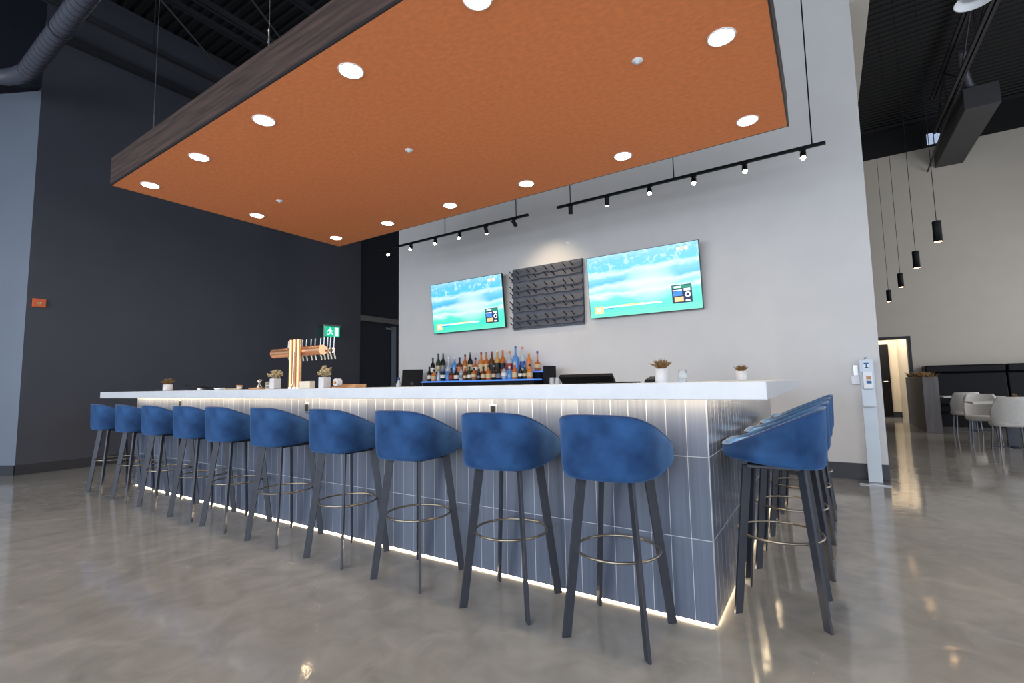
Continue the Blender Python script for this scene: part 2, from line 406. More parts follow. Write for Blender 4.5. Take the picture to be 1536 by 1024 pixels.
# hallway behind the doorway
struct(MB().box(.6, 3.0, 14.4, 14.5, 0, 2.6).build('wall_hall', M['hall']))
struct(MB().prism([(2.22, 12.7), (2.32, 12.7), (2.32, 14.4), (2.12, 14.4)], 0, 2.6).build('wall_hall_side', M['hall']))
struct(MB().box(.6, 3.0, FY + .2, 14.5, 2.6, 2.7).build('ceiling_hall', M['wall_light']))
struct(MB().box(.6, 2.12, 14.385, 14.4, 0, .15).build('baseboard_hall', M['baseboard']))
dr = struct(MB().box(1.15, 1.93, 14.34, 14.38, .03, 2.0).build('door_1', M['black']))
MB().tube((0, 0, 0), (0, -.05, 0), .012).tube((0, -.05, 0), (-.09, -.05, 0), .01).build('door_handle', M['chrome'], dr, loc=(1.86, 14.34, .98))
area('unseen_hall_lamp', (1.6, 13.5, 2.55), (1.2, 1.2), 36, (1, .9, .76), (0, 0, 0))  # unseen warm lamp under the hall ceiling, added to brighten the beige hallway
# side and front of the hall
struct(MB().box(6.5, 6.7, -7.2, 15, 0, .5).box(6.5, 6.7, -7.2, 15, 4.4, CEIL).box(6.5, 6.7, 5.7, 6.6, .5, 4.4).box(6.5, 6.7, 11, 15, .5, 4.4).box(6.5, 6.7, -7.2, -3, .5, 4.4).build('wall_right', M['wall_light']))
struct(MB().box(-12, 6.6, -7.4, -7.2, 5.2, CEIL + .2).box(-12, 6.6, -7.4, -7.2, 0, .25).build('wall_front', M['wall_light']))
for i in range(5):
    x = -10.3 + i * 4.1
    struct(MB().box(x - .06, x + .06, -7.35, -7.25, .25, 5.2).build('window_%d' % (i + 1), M['window_frame']))

# leaf of the doorway in the left wall, with its closer
dr = struct(MB().box(XL - .115, XL - .07, 5.2, 6.15, .01, 2.6).build('door_2', M['wall_navy']))
MB().box(0, .06, 0, .22, 0, .06).build('door_closer', M['steel'], dr, .008, loc=(XL - .07, 5.98, 2.52))
struct(MB().box(XL - .12, XL - .02, 6.2, 6.3, 0, 2.62).build('trim_4', M['wall_side']))


# ================================================================== ROOF STEEL
def truss(x, z0, z1, y0, y1, label):
    t = thing('roof_truss', label, 'truss', (x, 0, z0))
    h = z1 - z0
    for nm, z in (('bottom_chord', 0), ('top_chord', h)):
        MB().box(-.055, -.012, y0, y1, z, z + .06).box(.012, .055, y0, y1, z, z + .06).build(nm, M['steel_black'], t)
    k = int((y1 - y0) / 1.1); st = (y1 - y0) / k
    for i in range(k):
        a = y0 + i * st; lo = i % 2 == 0
        MB().tube((0, a, .03 if lo else h), (0, a + st, h if lo else .03), .016, n=6).build('web_bar', M['steel_black'], t)
        if lo is False: MB().tube((0, a, .03), (0, a, h), .012, n=6).build('web_bar', M['steel_black'], t)
    return t


truss(-7.4, 6.0, 6.9, -3.4, 4.0, 'black open-web roof truss farthest left, above the left dark wall')
truss(-5.87, 6.0, 6.9, -3.4, 4.0, 'black open-web roof truss above the far end of the canopy')
truss(2.80, 6.35, 7.1, 2.0, 11.1, 'black open-web roof truss over the dining room at right')
tag(MB().box(XL + .001, XL + .09, -.5, 9, 6.3, 6.42).build('ledger_beam', M['steel_black']), 'thin black ledger beam high along the left dark wall', 'beam')
tag(MB().box(1.2, 6.5, FY - .12, FY + .02, 7.26, 7.34).build('header_beam', M['steel_black']), 'thin black beam across the top of the far dining wall', 'beam')
# conduit seen beyond the left trusses
mb = MB().path([(-7.0, 1.6, 6.2), (-6.75, 1.9, 6.9), (-6.5, 2.2, 7.1), (-5.6, 2.3, 7.1)], .03)
tag(mb.build('bent_pipe', M['steel_black']), 'thin black bent pipe between the two left roof trusses', 'pipe')

# spiral duct
t = thing('spiral_duct', 'dark grey round spiral duct in the upper left corner', 'duct', (0, 0, 0))
mb = MB(); r = .10
pts = [(-3.4, -.87, 5.24)] + [(-3.4 - i * .5, -.87, 5.24) for i in range(1, 10)] + [(-8.12, -.92, 5.24), (-8.3, -1.0, 5.24), (-8.42, -1.14, 5.24), (-8.48, -1.34, 5.24), (-8.5, -1.7, 5.24), (-8.5, -2.6, 5.24)]
mb.path(pts, r, n=28).build('duct_tube', M['duct'], t)
mb = MB(); x = -3.5
while x > -8.05:
    mb.path([(x + .03 * math.sin(k / 24 * 2 * PI), -.87 + (r + .001) * math.cos(k / 24 * 2 * PI), 5.24 + (r + .001) * math.sin(k / 24 * 2 * PI)) for k in range(24)], .0045, n=4, closed=True)
    x -= .115
mb.build('spiral_seam', M['seam'], t)
for x in (-4.4, -6.6):
    MB().path([(x, -.87 + (r + .006) * math.cos(k / 24 * 2 * PI), 5.24 + (r + .006) * math.sin(k / 24 * 2 * PI)) for k in range(24)], .014, n=6, closed=True).build('joint_collar', M['seam'], t)
    MB().tube((x, -.87, 5.24 + r), (x, -.87, CEIL), .006, n=6).build('hanger_rod', M['steel_black'], t)

# rectangular bulkhead duct over the dining room
t = thing('box_duct', 'dark grey rectangular duct hanging high over the dining room', 'duct', (2.95, 9.5, 6.05))
MB().box(0, .5, 0, 2.98, 0, .42).build('duct_body', M['box_duct'], t, .01)
MB().tube((.12, .3, .42), (.12, .3, 1.28), .012).build('hanger_rod', M['steel_black'], t)
MB().tube((.12, 2.5, .42), (.12, 2.5, 1.28), .012).build('hanger_rod', M['steel_black'], t)
MB().path([(-.05, -.5, .9), (0, -.2, .75), (.1, .02, .5), (.2, .15, .44)], .06, n=10).build('pipe_elbow', M['duct'], t)
MB().path([(-.14, 2.95, -.05), (-.12, 1.0, .2), (-.1, -1.2, .35), (-.3, -3.2, .4)], .018).build('conduit', M['steel_black'], t)
# high window
o = MB().box(2.86, 3.10, FY - .02, FY + .02, 6.67, 6.93).build('window_6', M['e_sky']); struct(o)
MB().box(-.008, .008, -.03, -.005, -.14, .14).build('window_bar', M['window_frame'], o, loc=(2.98, FY, 6.8))


# high-bay lamps
def highbay(loc, label, r=.21, e=60, lens='e_hb'):
    t = thing('high_bay_lamp', label, 'lamp', loc, group='high bay lamps')
    MB().lathe([(.03, .22), (.06, .2), (.09, .14), (.17, .09), (r, 0), (r + .012, -.004), (r, .004), (.16, .1), (.07, .15), (0.001, .16)], n=40).build('lamp_shade', M['white_plastic'], t)
    MB().disc((0, 0, .06), .12, up=False).lathe([(.12, .06), (.11, .1)]).build('lamp_lens', M[lens], t)
    MB().tube((0, 0, .2), (0, 0, CEIL - loc[2]), .008, n=6).build('hanger_rod', M['steel_black'], t)
    l = bpy.data.lights.new('lamp_light', 'SPOT'); l.energy = e; l.color = (1, .86, .68); l.spot_size = math.radians(130); l.spot_blend = .6; l.shadow_soft_size = .12
    o = bpy.data.objects.new('lamp_light', l); col.objects.link(o); o.parent = t; o.location = (0, 0, -.02)


highbay((2.44, 6.0, 6.06), 'white dome high bay lamp over the dining side, top right', e=25, lens='lens_off')
highbay((-5.60, -.36, 5.74), 'high bay lamp glowing over the left end of the canopy')

# ================================================================== CANOPY
cx0, cx1, cy0, cy1, cz = -5.6, .345, -.627, 2.167, 3.227
t = thing('bar_canopy', 'large suspended canopy with orange underside and dark wood fascia above the bar', 'canopy', (0, 0, cz))
MB().box(cx0 + .012, cx1 - .012, cy0 + .012, cy1 - .012, .0, .02).build('soffit_panel', M['orange'], t)
for (a, b, c, d_) in ((cx0, cx1, cy0, cy0 + .03), (cx0, cx1, cy1 - .03, cy1), (cx0, cx0 + .03, cy0 + .03, cy1 - .03), (cx1 - .03, cx1, cy0 + .03, cy1 - .03)):
    MB().box(a, b, c, d_, .021, .295).build('fascia_board', M['wood_dark'], t)
    pass
for (a, b, c, d_) in ((cx0, cx1, cy0, cy0 + .011), (cx0, cx1, cy1 - .011, cy1), (cx0, cx0 + .011, cy0 + .011, cy1 - .011), (cx1 - .011, cx1, cy0 + .011, cy1 - .011)):
    MB().box(a, b, c, d_, 0, .0205).build('edge_trim', M['trim_dark'], t)
MB().box(cx0 + .03, cx1 - .03, cy0 + .03, cy1 - .03, .255, .28).build('top_deck', M['deck'], t)
for x, y in ((-4.95, -.5), (-2.9, -.5), (-.8, -.5), (-4.95, 2.0), (-2.9, 2.0), (-.8, 2.0)):
    MB().tube((x, y, .28), (x, y, CEIL - cz), .003, n=6).tube((x, y, .28), (x, y, .6), .006, n=6).build('suspension_cable', M['steel'], t)

dl = thing('downlight', '', 'downlight')
MB().lathe([(.074, -.0005), (.074, -.006), (.082, -.007), (.085, -.0005)], n=28).build('trim_ring', M['white_plastic'], dl)
MB().disc((0, 0, -.003), .074, 28, up=False).build('lens', M['e_down'], dl)
xs = [-5.26, -4.2, -3.13, -2.07, -1.0, .065]
spots = [(x, -.395, 'front') for x in xs] + [(x, 1.86, 'back') for x in xs] + [(-5.26, .72, 'left'), (.065, .70, 'right')]
ordn = ['first', 'second', 'third', 'fourth', 'fifth', 'sixth']
for i, (x, y, r_) in enumerate(spots):
    o = dl if i == 0 else copy_tree(dl)
    o.location = (x, y, cz)
    if r_ in ('front', 'back'):
        lab = 'round downlight in the canopy\'s %s row, %s from the left end' % (r_, ordn[xs.index(x)])
    else: lab = 'round recessed downlight midway along the %s short edge of the orange canopy' % r_
    tag(o, lab, 'downlight', 'canopy downlights')
    l = bpy.data.lights.new('downlight_beam', 'SPOT'); l.energy = 26; l.color = (1, .86, .66); l.spot_size = math.radians(110); l.spot_blend = .9; l.shadow_soft_size = .07
    lo = bpy.data.objects.new('downlight_beam', l); col.objects.link(lo); lo.location = (x, y, cz - .03)
sp = MB().lathe([(.001, -.02), (.012, -.02), (.014, -.008), (.034, -.006), (.036, -.001)], n=20).build('sprinkler_cap', M['white_plastic'])
for i, (x, lab) in enumerate([(-.44, 'nearest the right end'), (-2.55, 'in the middle'), (-4.6, 'nearest the left end')]):
    o = sp if i == 0 else copy_tree(sp); o.location = (x, .615, cz)
    tag(o, 'small white sprinkler cap on the canopy centreline, ' + lab, 'sprinkler', 'canopy sprinkler caps')


# ================================================================== TRACK LIGHTING
TY, TZ = 3.0, 3.36


def spot_head(x, label, aim_v, lit=True, energy=9):
    t = thing('track_spotlight', label, 'spotlight', (x, TY, TZ - .014), group='track spotlights')
    MB().tube((0, 0, 0), (0, 0, -.03), .008).box(-.03, .03, -.012, .012, -.012, 0).build('bracket', M['black'], t)
    d = Vector(aim_v).normalized(); c = Vector((0, 0, -.06))
    MB().tube(c - d * .05, c + d * .05, .027, n=20).build('lamp_housing', M['black'], t)
    a_ = c + d * .052; u = d.orthogonal().normalized(); v = d.cross(u)
    MB().add([a_ + (u * math.cos(k / 18 * 2 * PI) + v * math.sin(k / 18 * 2 * PI)) * .022 for k in range(18)], [tuple(range(18))]).build('lens', M['e_spot'] if lit else M['glass'], t)
    if lit:
        l = bpy.data.lights.new('spot_beam', 'SPOT'); l.energy = energy; l.color = (1, .82, .58); l.spot_size = math.radians(60); l.spot_blend = .7; l.shadow_soft_size = .02
        o = bpy.data.objects.new('spot_beam', l); col.objects.link(o); o.parent = t; o.location = c + d * .06
        o.rotation_euler = d.to_track_quat('-Z', 'Y').to_euler()
    return t


def rail(x0, x1, stems, label):
    t = thing('light_track', label, 'light track', (0, TY, TZ))
    MB().box(x0, x1, -.016, .016, -.014, .014).build('rail', M['black'], t)
    for x in stems: MB().tube((x, 0, .014), (x, 0, CEIL - TZ), .006, n=8).build('stem', M['black'], t)


rail(-5.75, -2.74, (-5.5, -4.21, -2.93), 'thin black light track above the left television')
rail(-2.3, .61, (-2.11, -.82, .50), 'thin black light track above the right television, reaching past the canopy')
MB_w = None
cav = Vector((.48, -2.37, 1.1))


def toward(x, k=1.0, dz=0): return (cav.x - x, (cav.y - TY) * k, (cav.z - TZ) + dz)


spot_head(-5.43, 'lit spotlight at the far left end of the left track, before dark niche', (.45, -.75, -.8))
spot_head(-4.93, 'lit spotlight, second from the left end of the left track', (.45, -.7, -.8))
spot_head(-4.41, 'lit spotlight, third from the left end of the left track', (.4, -.7, -.8))
spot_head(-3.93, 'lit spotlight, fourth from the left end of the left track', (.35, -.7, -.8))
spot_head(-3.44, 'small dim spotlight pointing down, left of the wine rack', (.1, .25, -1), energy=10)
spot_head(-2.96, 'unlit black spotlight at the right end of the left track', (.3, .5, -.8), lit=False)
spot_head(-2.11, 'unlit black spotlight at the left end of the right track', (-.15, .3, -1), lit=False)
spot_head(-1.62, 'small dimly lit spotlight pointing down above the right television', (-.05, .2, -1), energy=8)
spot_head(-1.10, 'lit spotlight, fourth from the right end of the right track', (.2, -.7, -.8))
spot_head(-.61, 'lit spotlight, third from the right end of the right track', (.1, -.7, -.8))
spot_head(-.10, 'lit spotlight, second from the right end of the right track', (.1, -.7, -.8))
spot_head(.42, 'lit spotlight at the right end of the right track', (0, -.7, -.8))
# one spotlight washes the rack
l = bpy.data.lights.new('rack_wash', 'SPOT'); l.energy = 30; l.color = (1, .80, .52); l.spot_size = math.radians(92); l.spot_blend = 1.0; l.shadow_soft_size = .015
o = bpy.data.objects.new('rack_wash', l); col.objects.link(o); o.location = (-2.95, 3.28, TZ - .02); aim(o, (-3.0, WY, 2.55))


# ================================================================== TELEVISIONS, RACK, SENSOR
def television(xc, label):
    w_, h_ = 1.56, .885
    t = thing('television', label, 'television', (xc, WY, 2.02), group='televisions on the back wall')
    tilt = math.atan2(.1, .9)
    body = MB().box(-w_ / 2, w_ / 2, -.02, .02, 0, h_).build('screen_frame', M['black_gloss'], t, .003, loc=(0, -.075, 0), rot=(tilt, 0, 0))
    MB().box(-w_ / 2 + .008, w_ / 2 - .008, -.0225, -.0205, -h_ / 2 + .01, h_ / 2 - .008).build('screen', M['screen'], body, loc=(0, 0, h_ / 2))

    def sb(name, m_, x0, x1, z0, z1, d_=.0): MB().box(x0, x1, -.0245 - d_, -.0226 - d_, z0, z1).build(name, m_, body, loc=(0, 0, 0))
    # picture-in-picture box low at the right
    sb('score_panel', M['e_navy'], .40, .655, .10, .34)
    d2 = .001
    mb = MB()
    sb('score_strip', M['e_sgreen'], .41, .645, .29, .33, d2)
    sb('score_strip', M['e_white'], .43, .52, .30, .322, d2 * 2)
    sb('score_strip', M['e_white'], .41, .53, .262, .274, d2)
    sb('score_strip', M['e_sblue'], .415, .53, .195, .255, d2)
    sb('score_strip', M['e_orange'], .43, .545, .12, .18, d2)
    sb('score_strip', M['e_white'], .555, .635, .255, .285, d2)
    ring = MB()
    for k in range(16):
        a0, a1 = k / 16 * 2 * PI, (k + 1) / 16 * 2 * PI
        ring.add([(.602 + r_ * math.cos(a_), -.0262, .205 + r_ * math.sin(a_)) for r_, a_ in ((.036, a0), (.036, a1), (.022, a1), (.022, a0))], [(0, 1, 2, 3)])
    ring.build('score_ring', M['e_white'], body)
    sb('score_strip', M['e_white'], .57, .625, .115, .135, d2)
    # ticker low at the left
    sb('ticker_badge', M['e_orange'], -.70, -.57, .065, .165)
    ring = MB()
    ring.add([(-.635 + .03 * math.cos(k / 16 * 2 * PI), -.0262, .115 + .03 * math.sin(k / 16 * 2 * PI)) for k in range(16)], [tuple(range(16))]).build('ticker_ball', M['e_white'], body)
    sb('ticker_bar', M['e_white'], -.57, .26, .135, .155)
    sb('ticker_bar', M['e_orange'], -.30, .02, .145, .162, d2)
    sb('ticker_bar', M['e_sblue'], -.57, -.42, .118, .13)
    # channel mark top right
    for i, c_ in enumerate(('e_white', 'e_orange', 'e_white')):
        sb('channel_mark', M[c_], .50 + i * .05, .54 + i * .05, .79, .83)
    MB().box(-.25, .25, .0, .05, -.2, .2).build('wall_bracket', M['black'], t, loc=(0, -.052, .45))
    return t


television(-4.622, 'flat television showing a blue-green match, left of the wine rack')
television(-1.565, 'flat television showing a blue-green match, right of the wine rack')

t = thing('wine_rack', 'square charcoal peg wine rack between the two televisions', 'wine rack', (-3.10, WY - .012, 1.965))
RW, RH = 1.25, .995
MB().box(-RW / 2, RW / 2, -.03, 0, 0, RH).build('back_panel', M['rack'], t, .003)
rows = [.895, .80, .645, .55, .40, .305, .155, .06]
for k, z in enumerate(rows):
    mb = MB(); nx = 32; vs = []
    for i in range(nx + 1):
        x = -RW / 2 + RW * i / nx; sag = -.016 * abs(math.sin(PI * (i / nx * 4 + k % 2 * .3)))
        vs += [(x, -.032, z + .055), (x, -.066, z + sag - .01), (x, -.060, z + sag - .02), (x, -.03, z - .02)]
    fs = [(i * 4 + j, i * 4 + j + 1, i * 4 + j + 5, i * 4 + j + 4) for i in range(nx) for j in range(3)]
    mb.add(vs, fs); mb.build('slat', M['rack'], t)
    for j in range(4):
        for dx in (0, .125):
            x = -RW / 2 + .02 + j * .32 + dx
            if x > RW / 2 - .02: continue
            MB().tube((x, -.03, z - .005), (x - .01, -.14, z + .05), .008, .007, n=8).build('peg', M['rack_peg'], t)

o = MB().lathe([(.001, -.03), (.02, -.028), (.036, -.01), (.04, 0)], n=20).box(-.012, .012, -.01, .012, -.04, -.025).build('wall_sensor', M['white_plastic'], loc=(-2.733, WY, 3.25), rot=(-PI / 2, 0, 0))
tag(o, 'small white sensor on the wall above the wine rack', 'sensor')

# ================================================================== BAR
BL = -6.473; BD = 2.95
t = thing('bar_counter', 'long bar base clad in vertical slate tiles with lit top and toe', 'bar', (0, 0, 0))
MB().box(BL, 0, 0, .02, .011, 1.026).build('front_tiles', M['tile_x'], t)
MB().box(-.02, .0, .02, BD, .011, 1.026).build('end_tiles', M['tile_y'], t)
MB().box(BL, BL + .02, .02, 1.2, .011, 1.026).build('left_end_tiles', M['tile_y'], t)
MB().box(-.002, .002, -.002, .002, .011, 1.026).build('corner_trim', M['steel'], t)
MB().box(BL + .06, -.06, .055, .3, 0, 1.022).box(-.3, -.06, .3, BD - .05, 0, 1.022).box(BL + .06, BL + .3, .3, 1.15, 0, 1.022).build('core', M['black'], t)
mb = MB().box(BL + .02, -.02, .021, .034, .0065, .0105).box(-.034, -.0205, .034, BD - .06, .0065, .0105).box(BL + .0205, BL + .034, .034, 1.15, .0065, .0105)
mb.build('toe_light', M['e_toe'], t)
# continuous top, an L with a short return
poly = [(-6.86, -.246), (.279, -.246), (.279, 3.2), (-.42, 3.2), (-.42, .42), (-6.2, .42), (-6.2, 1.4), (-6.86, 1.4)]
o = MB().prism(poly, 1.0265, 1.10).build('bar_countertop', M['quartz'], bevel=.003)
tag(o, 'thick white quartz top running the length and end of the bar', 'countertop')
mb = MB().box(BL - .06, .06, -.06, -.035, 1.0205, 1.0262).box(.035, .06, -.035, BD, 1.0205, 1.0262).box(BL - .06, BL - .035, -.035, 1.2, 1.0205, 1.0262)
mb.build('under_light', M['e_led'], o)
# inner work counters
o = MB().box(-6.1, -.5, .44, 1.0, 0, .86).build('work_counter', M['steel'], bevel=.004)
tag(o, 'steel work counter just behind the long white bar top', 'counter')
t = thing('back_counter', 'low counter against the white wall holding the bottle shelf', 'counter', (0, 0, 0))
MB().box(-6.0, -1.0, 3.52, WY - .02, .05, .88).build('cabinet', M['black'], t)
MB().box(-6.05, -.95, 3.45, WY - .005, .88, .92).build('worktop', M['quartz'], t, .003)


def outlet(x, z, lab):
    t = thing('power_outlet', lab, 'outlet', (x, 0, z), group='outlets in the bar front')
    MB().box(-.027, .027, -.005, 0, -.038, .038).build('plate', M['steel'], t, .002)
    MB().box(-.017, .017, -.008, -.005, -.028, .028).build('socket', M['black'], t)


outlet(-5.34, .962, 'small steel outlet under the bar top, behind the third stool from the left end')
outlet(-3.08, .945, 'small steel outlet under the bar top, near the left end of the fourth stool')
outlet(-1.215, .948, 'small steel outlet under the bar top, above the second stool from the corner')


# ================================================================== STOOLS
def stool_proto():
    root = bpy.data.objects.new('bar_stool', None); col.objects.link(root); root.empty_display_size = .1
    NA = 72
    hw, hd = .235, .227

    def plan(a, k=1.0, off=0.0):
        # a = 0 at the back (-y), counter-clockwise; squarish plan narrower at the front
        s_, c_ = math.sin(a), -math.cos(a)
        ex = 3.1 + (1.2 * c_ if c_ > 0 else 0)
        x = math.copysign(abs(s_) ** (2 / ex), s_); y = math.copysign(abs(c_) ** (2 / ex), c_)
        wx = hw - off; wy = hd - off
        fr = max(0, y)
        return x * wx * k * (1 + .085 * y), y * wy * k

    def top(y):
        z = .792 + .44 * max(-.01, hd - y - .055)
        return z if z < .945 else .945 + .030 * (1 - math.exp(-(z - .945) / .030)) * 1.05

    def bot(y): return .690 + .045 * min(1, max(0, (y + hd) / (2 * hd))) ** 1.5
    vs = []; rings = 0
    levels = [('b', .0), ('b', .5), ('b', .80), ('w', 0), ('w', .03), ('w', .10), ('w', .3), ('w', .55), ('w', .8), ('w', 1)]
    for kind, tt in levels:
        for i in range(NA):
            a = 2 * PI * i / NA
            if kind == 'b':
                x, y = plan(a, tt * .90 / .80 * .8 if tt < .8 else .86); X, Y = plan(a)
                vs.append((x, y, bot(Y) if tt else .69))
            else:
                X, Y = plan(a); zb, zt = bot(Y), top(Y)
                k = (.925 if tt == 0 else .955 if tt == .03 else .975 if tt == .1 else .985 + .025 * min(1, (tt - .1)))
                fr = max(0, Y / hd)
                if tt > .5: k *= 1 - .03 * fr * (tt - .5) * 2
                if tt < .2: k *= 1 - .06 * fr * (1 - tt * 5)
                z = zb + (zt - zb) * tt + (.0 if tt == 0 else .0)
                vs.append((X * k, Y * k, z + (0.004 if tt == .03 else 0)))
        rings += 1
    fs = [(j * NA + i, j * NA + (i + 1) % NA, (j + 1) * NA + (i + 1) % NA, (j + 1) * NA + i) for j in range(rings - 1) for i in range(NA)]
    base = (rings - 1) * NA
    outer_top = [vs[base + i] for i in range(NA)]
    # rounded rim and inner wall
    extra = []
    for (kk, dz) in ((.975, .008), (.93, .008), (.90, -.004)):
        for i in range(NA):
            x, y, z = outer_top[i]; extra.append((x * kk, y * kk, z + dz))
    for i in range(NA):
        x, y, z = outer_top[i]; extra.append((x * .86, y * .86, min(z - .02, .765)))
    vs += extra; m_ = rings + 4
    fs += [(j * NA + i, j * NA + (i + 1) % NA, (j + 1) * NA + (i + 1) % NA, (j + 1) * NA + i) for j in range(rings - 1, m_ - 1) for i in range(NA)]
    fs.append(tuple(range((m_ - 1) * NA, m_ * NA)))
    mb = MB(); mb.add(vs, fs, True)
    sh = mb.build('seat_shell', M['velvet'], root)
    # piping on the rim
    MB().path([(x * .992, y * .992, z + .005) for x, y, z in outer_top], .0042, n=6, closed=True).build('piping', M['piping'], sh)
    # seat cushion
    mb = MB(); vs = []; prof = [(.885, .755), (.905, .775), (.895, .792), (.84, .803), (.6, .808), (.3, .810)]
    for k, z in prof:
        for i in range(NA):
            x, y = plan(2 * PI * i / NA); sh_ = .965; fr = max(0, y / hd)
            vs.append((x * k * sh_, y * k * (sh_ + .02 * fr), z - .012 * fr))
    fs = [(j * NA + i, j * NA + (i + 1) % NA, (j + 1) * NA + (i + 1) % NA, (j + 1) * NA + i) for j in range(len(prof) - 1) for i in range(NA)]
    fs.append(tuple(range((len(prof) - 1) * NA, len(prof) * NA)))
    mb.add(vs, fs, True); mb.build('seat_cushion', M['velvet_seat'], root)
    MB().box(-.12, .12, -.12, .12, .674, .692).build('seat_plate', M['leg'], root, .004)
    for sx in (-1, 1):
        for sy in (-1, 1):
            rad = Vector((sx, sy, 0)).normalized(); tan = Vector((-rad.y, rad.x, 0))
            b0 = Vector((sx * .180, sy * .180, 0)); t0 = Vector((sx * .115, sy * .115, .690))
            hw_, ht = .020, .0065
            q0 = [b0 + rad * hw_ * a + tan * ht * b for a, b in ((-1, -1), (1, -1), (1, 1), (-1, 1))]
            q1 = [t0 + rad * (hw_ + .003) * a + tan * ht * b for a, b in ((-1, -1), (1, -1), (1, 1), (-1, 1))]
            mb = MB(); mb.hexa(q0, q1)
            # make the winding outward whichever side the leg is on
            mb.build('leg', M['leg'], root, .0015)
    MB().path([(.187 * math.cos(k / 48 * 2 * PI), .187 * math.sin(k / 48 * 2 * PI), .355) for k in range(48)], .0062, n=8, closed=True).build('foot_ring', M['ring'], root)
    return root


stool = stool_proto()
front = [(-.368, 0), (-.95, 5), (-1.61, 1), (-2.26, 0), (-2.98, 2), (-3.67, 0), (-4.25, 3), (-4.93, -1), (-5.59, 0), (-6.30, 1)]
o10 = ['nearest the camera beside the bar corner', 'second from the bar corner', 'third from the bar corner', 'fourth from the bar corner', 'fifth from the bar corner',
       'sixth from the bar corner', 'fifth from the far left end', 'fourth from the far left end', 'third from the far left end', None]
o10 = ['first stool from the bar corner', 'second stool from the bar corner', 'third stool from the bar corner', 'fourth stool from the bar corner', 'fifth stool from the bar corner',
       'sixth stool from the bar corner', 'fourth stool from the far left end', 'third stool from the far left end', 'second stool from the far left end', 'outermost at the far left end']
for i, (x, a) in enumerate(front):
    o = stool if i == 0 else copy_tree(stool)
    o.location = (x + .004, -.236, 0); o.rotation_euler = (0, 0, math.radians(a))
    tag(o, 'blue velvet stool on the long side, ' + o10[i], 'bar stool', 'blue bar stools along the bar')
for i, (x, y) in enumerate([(.236, .385), (.25, 1.035), (.265, 1.72), (.28, 2.38)]):
    o = copy_tree(stool); o.location = (x, y, 0); o.rotation_euler = (0, 0, PI / 2 + math.radians((0, 1, 0, -1)[i]))
    tag(o, 'blue velvet stool at the short right end, ' + ['nearest the camera', 'second from the camera', 'third from the camera', 'nearest the white wall'][i], 'bar stool', 'blue bar stools along the bar')


# ================================================================== THINGS ON THE BAR
CT = 1.10


def spiky(parent, r, h, n, m_):
    mb = MB()
    for k in range(n):
        a = random.uniform(0, 2 * PI); t_ = random.uniform(.05, 1.05)
        L_ = h * random.uniform(.75, 1.1); d = Vector((math.cos(a) * math.sin(t_), math.sin(a) * math.sin(t_), math.cos(t_)))
        p = Vector((math.cos(a), math.sin(a), 0)) * r * .12
        q = p + d * L_ * .55 + Vector((0, 0, .08 * L_)); e = p + d * L_
        mb.path([p, q, e], [h * .03, h * .045, h * .004], n=5)
    return mb.build('foliage', m_, parent)


def tufts(parent, r, n, m_, z=0):
    mb = MB()
    for k in range(n):
        a = random.uniform(0, 2 * PI); t_ = random.uniform(0, 1.25); R_ = r * random.uniform(.6, 1.15)
        c = Vector((R_ * math.cos(a) * math.sin(t_), R_ * math.sin(a) * math.sin(t_), z + .012 + R_ * .95 * math.cos(t_)))
        mb.path([(0, 0, z), c * .5 + Vector((0, 0, z * .5)), c], [.0015, .0015, .0015], n=4)
        for j in range(5):
            d = Vector((random.gauss(0, 1), random.gauss(0, 1), random.gauss(0, 1))).normalized() * r * .16
            p = c + d; s_ = r * random.uniform(.06, .12)
            vs = [p + Vector(v) * s_ for v in ((1, 0, 0), (-1, 0, 0), (0, 1, 0), (0, -1, 0), (0, 0, 1), (0, 0, -1))]
            mb.add(vs, [(0, 2, 4), (2, 1, 4), (1, 3, 4), (3, 0, 4), (2, 0, 5), (1, 2, 5), (3, 1, 5), (0, 3, 5)], False)
    return mb.build('foliage', m_, parent)


def potted(loc, wd, h, label, kind, square=False, ph=.08):
    t = thing('potted_plant', label, 'potted plant', loc)
    if square:
        p_ = MB().box(-wd / 2, wd / 2, -wd / 2, wd / 2, 0, h).build('pot', M['pot'], t, .004)
    else:
        p_ = MB().lathe([(.001, 0), (wd * .48, 0), (wd * .5, .006), (wd * .5, h), (wd * .44, h), (wd * .43, h - .01), (.001, h - .01)], n=28).build('pot', M['pot'], t)
    MB().disc((0, 0, h + .001 if square else h - .008), wd * .42).build('soil', M['soil'], p_)
    g = bpy.data.objects.new('foliage_root', None)
    if kind == 'spiky': f = spiky(t, wd * 1.3, ph, 110, M['plant_rust'])
    else: f = tufts(t, ph, 52, M['plant_dry'])
    f.location = (0, 0, h - .005)
    return t


potted((-.355, .52, CT), .088, .083, 'round white pot with a spiky rust succulent, beside a water glass', 'spiky', ph=.085) if False else None
potted((-.24, .15, CT), .068, .072, 'white pot with a large spiky rust succulent, beside a water glass', 'spiky', ph=.058)
potted((-.06, 1.6, CT), .075, .072, 'small white pot with a spiky succulent near the right end of the bar', 'spiky', ph=.054)
potted((-5.72, .02, CT), .092, .072, 'white pot with a rust succulent near the far left end of the bar', 'spiky', ph=.075)
potted((-3.72, .1, CT), .07, .095, 'square white pot with dried flowers left of the tap tower', 'tufts', True, .066)
potted((-3.0, .1, CT), .07, .092, 'square white pot with dried flowers right of the tap tower', 'tufts', True, .072)


def tumbler(loc, r, h, label, group=None):
    mb = MB().lathe([(.001, 0), (r * .8, 0), (r * .92, .01), (r, h * .5), (r * .95, h), (r * .9, h), (r * .93, h * .5), (r * .82, .016), (.001, .014)], n=24)
    return tag(mb.build('drinking_glass', M['glass'], loc=loc), label, 'glass', group)


tumbler((-.135, .15, CT), .022, .062, 'clear drinking glass beside the large spiky succulent')

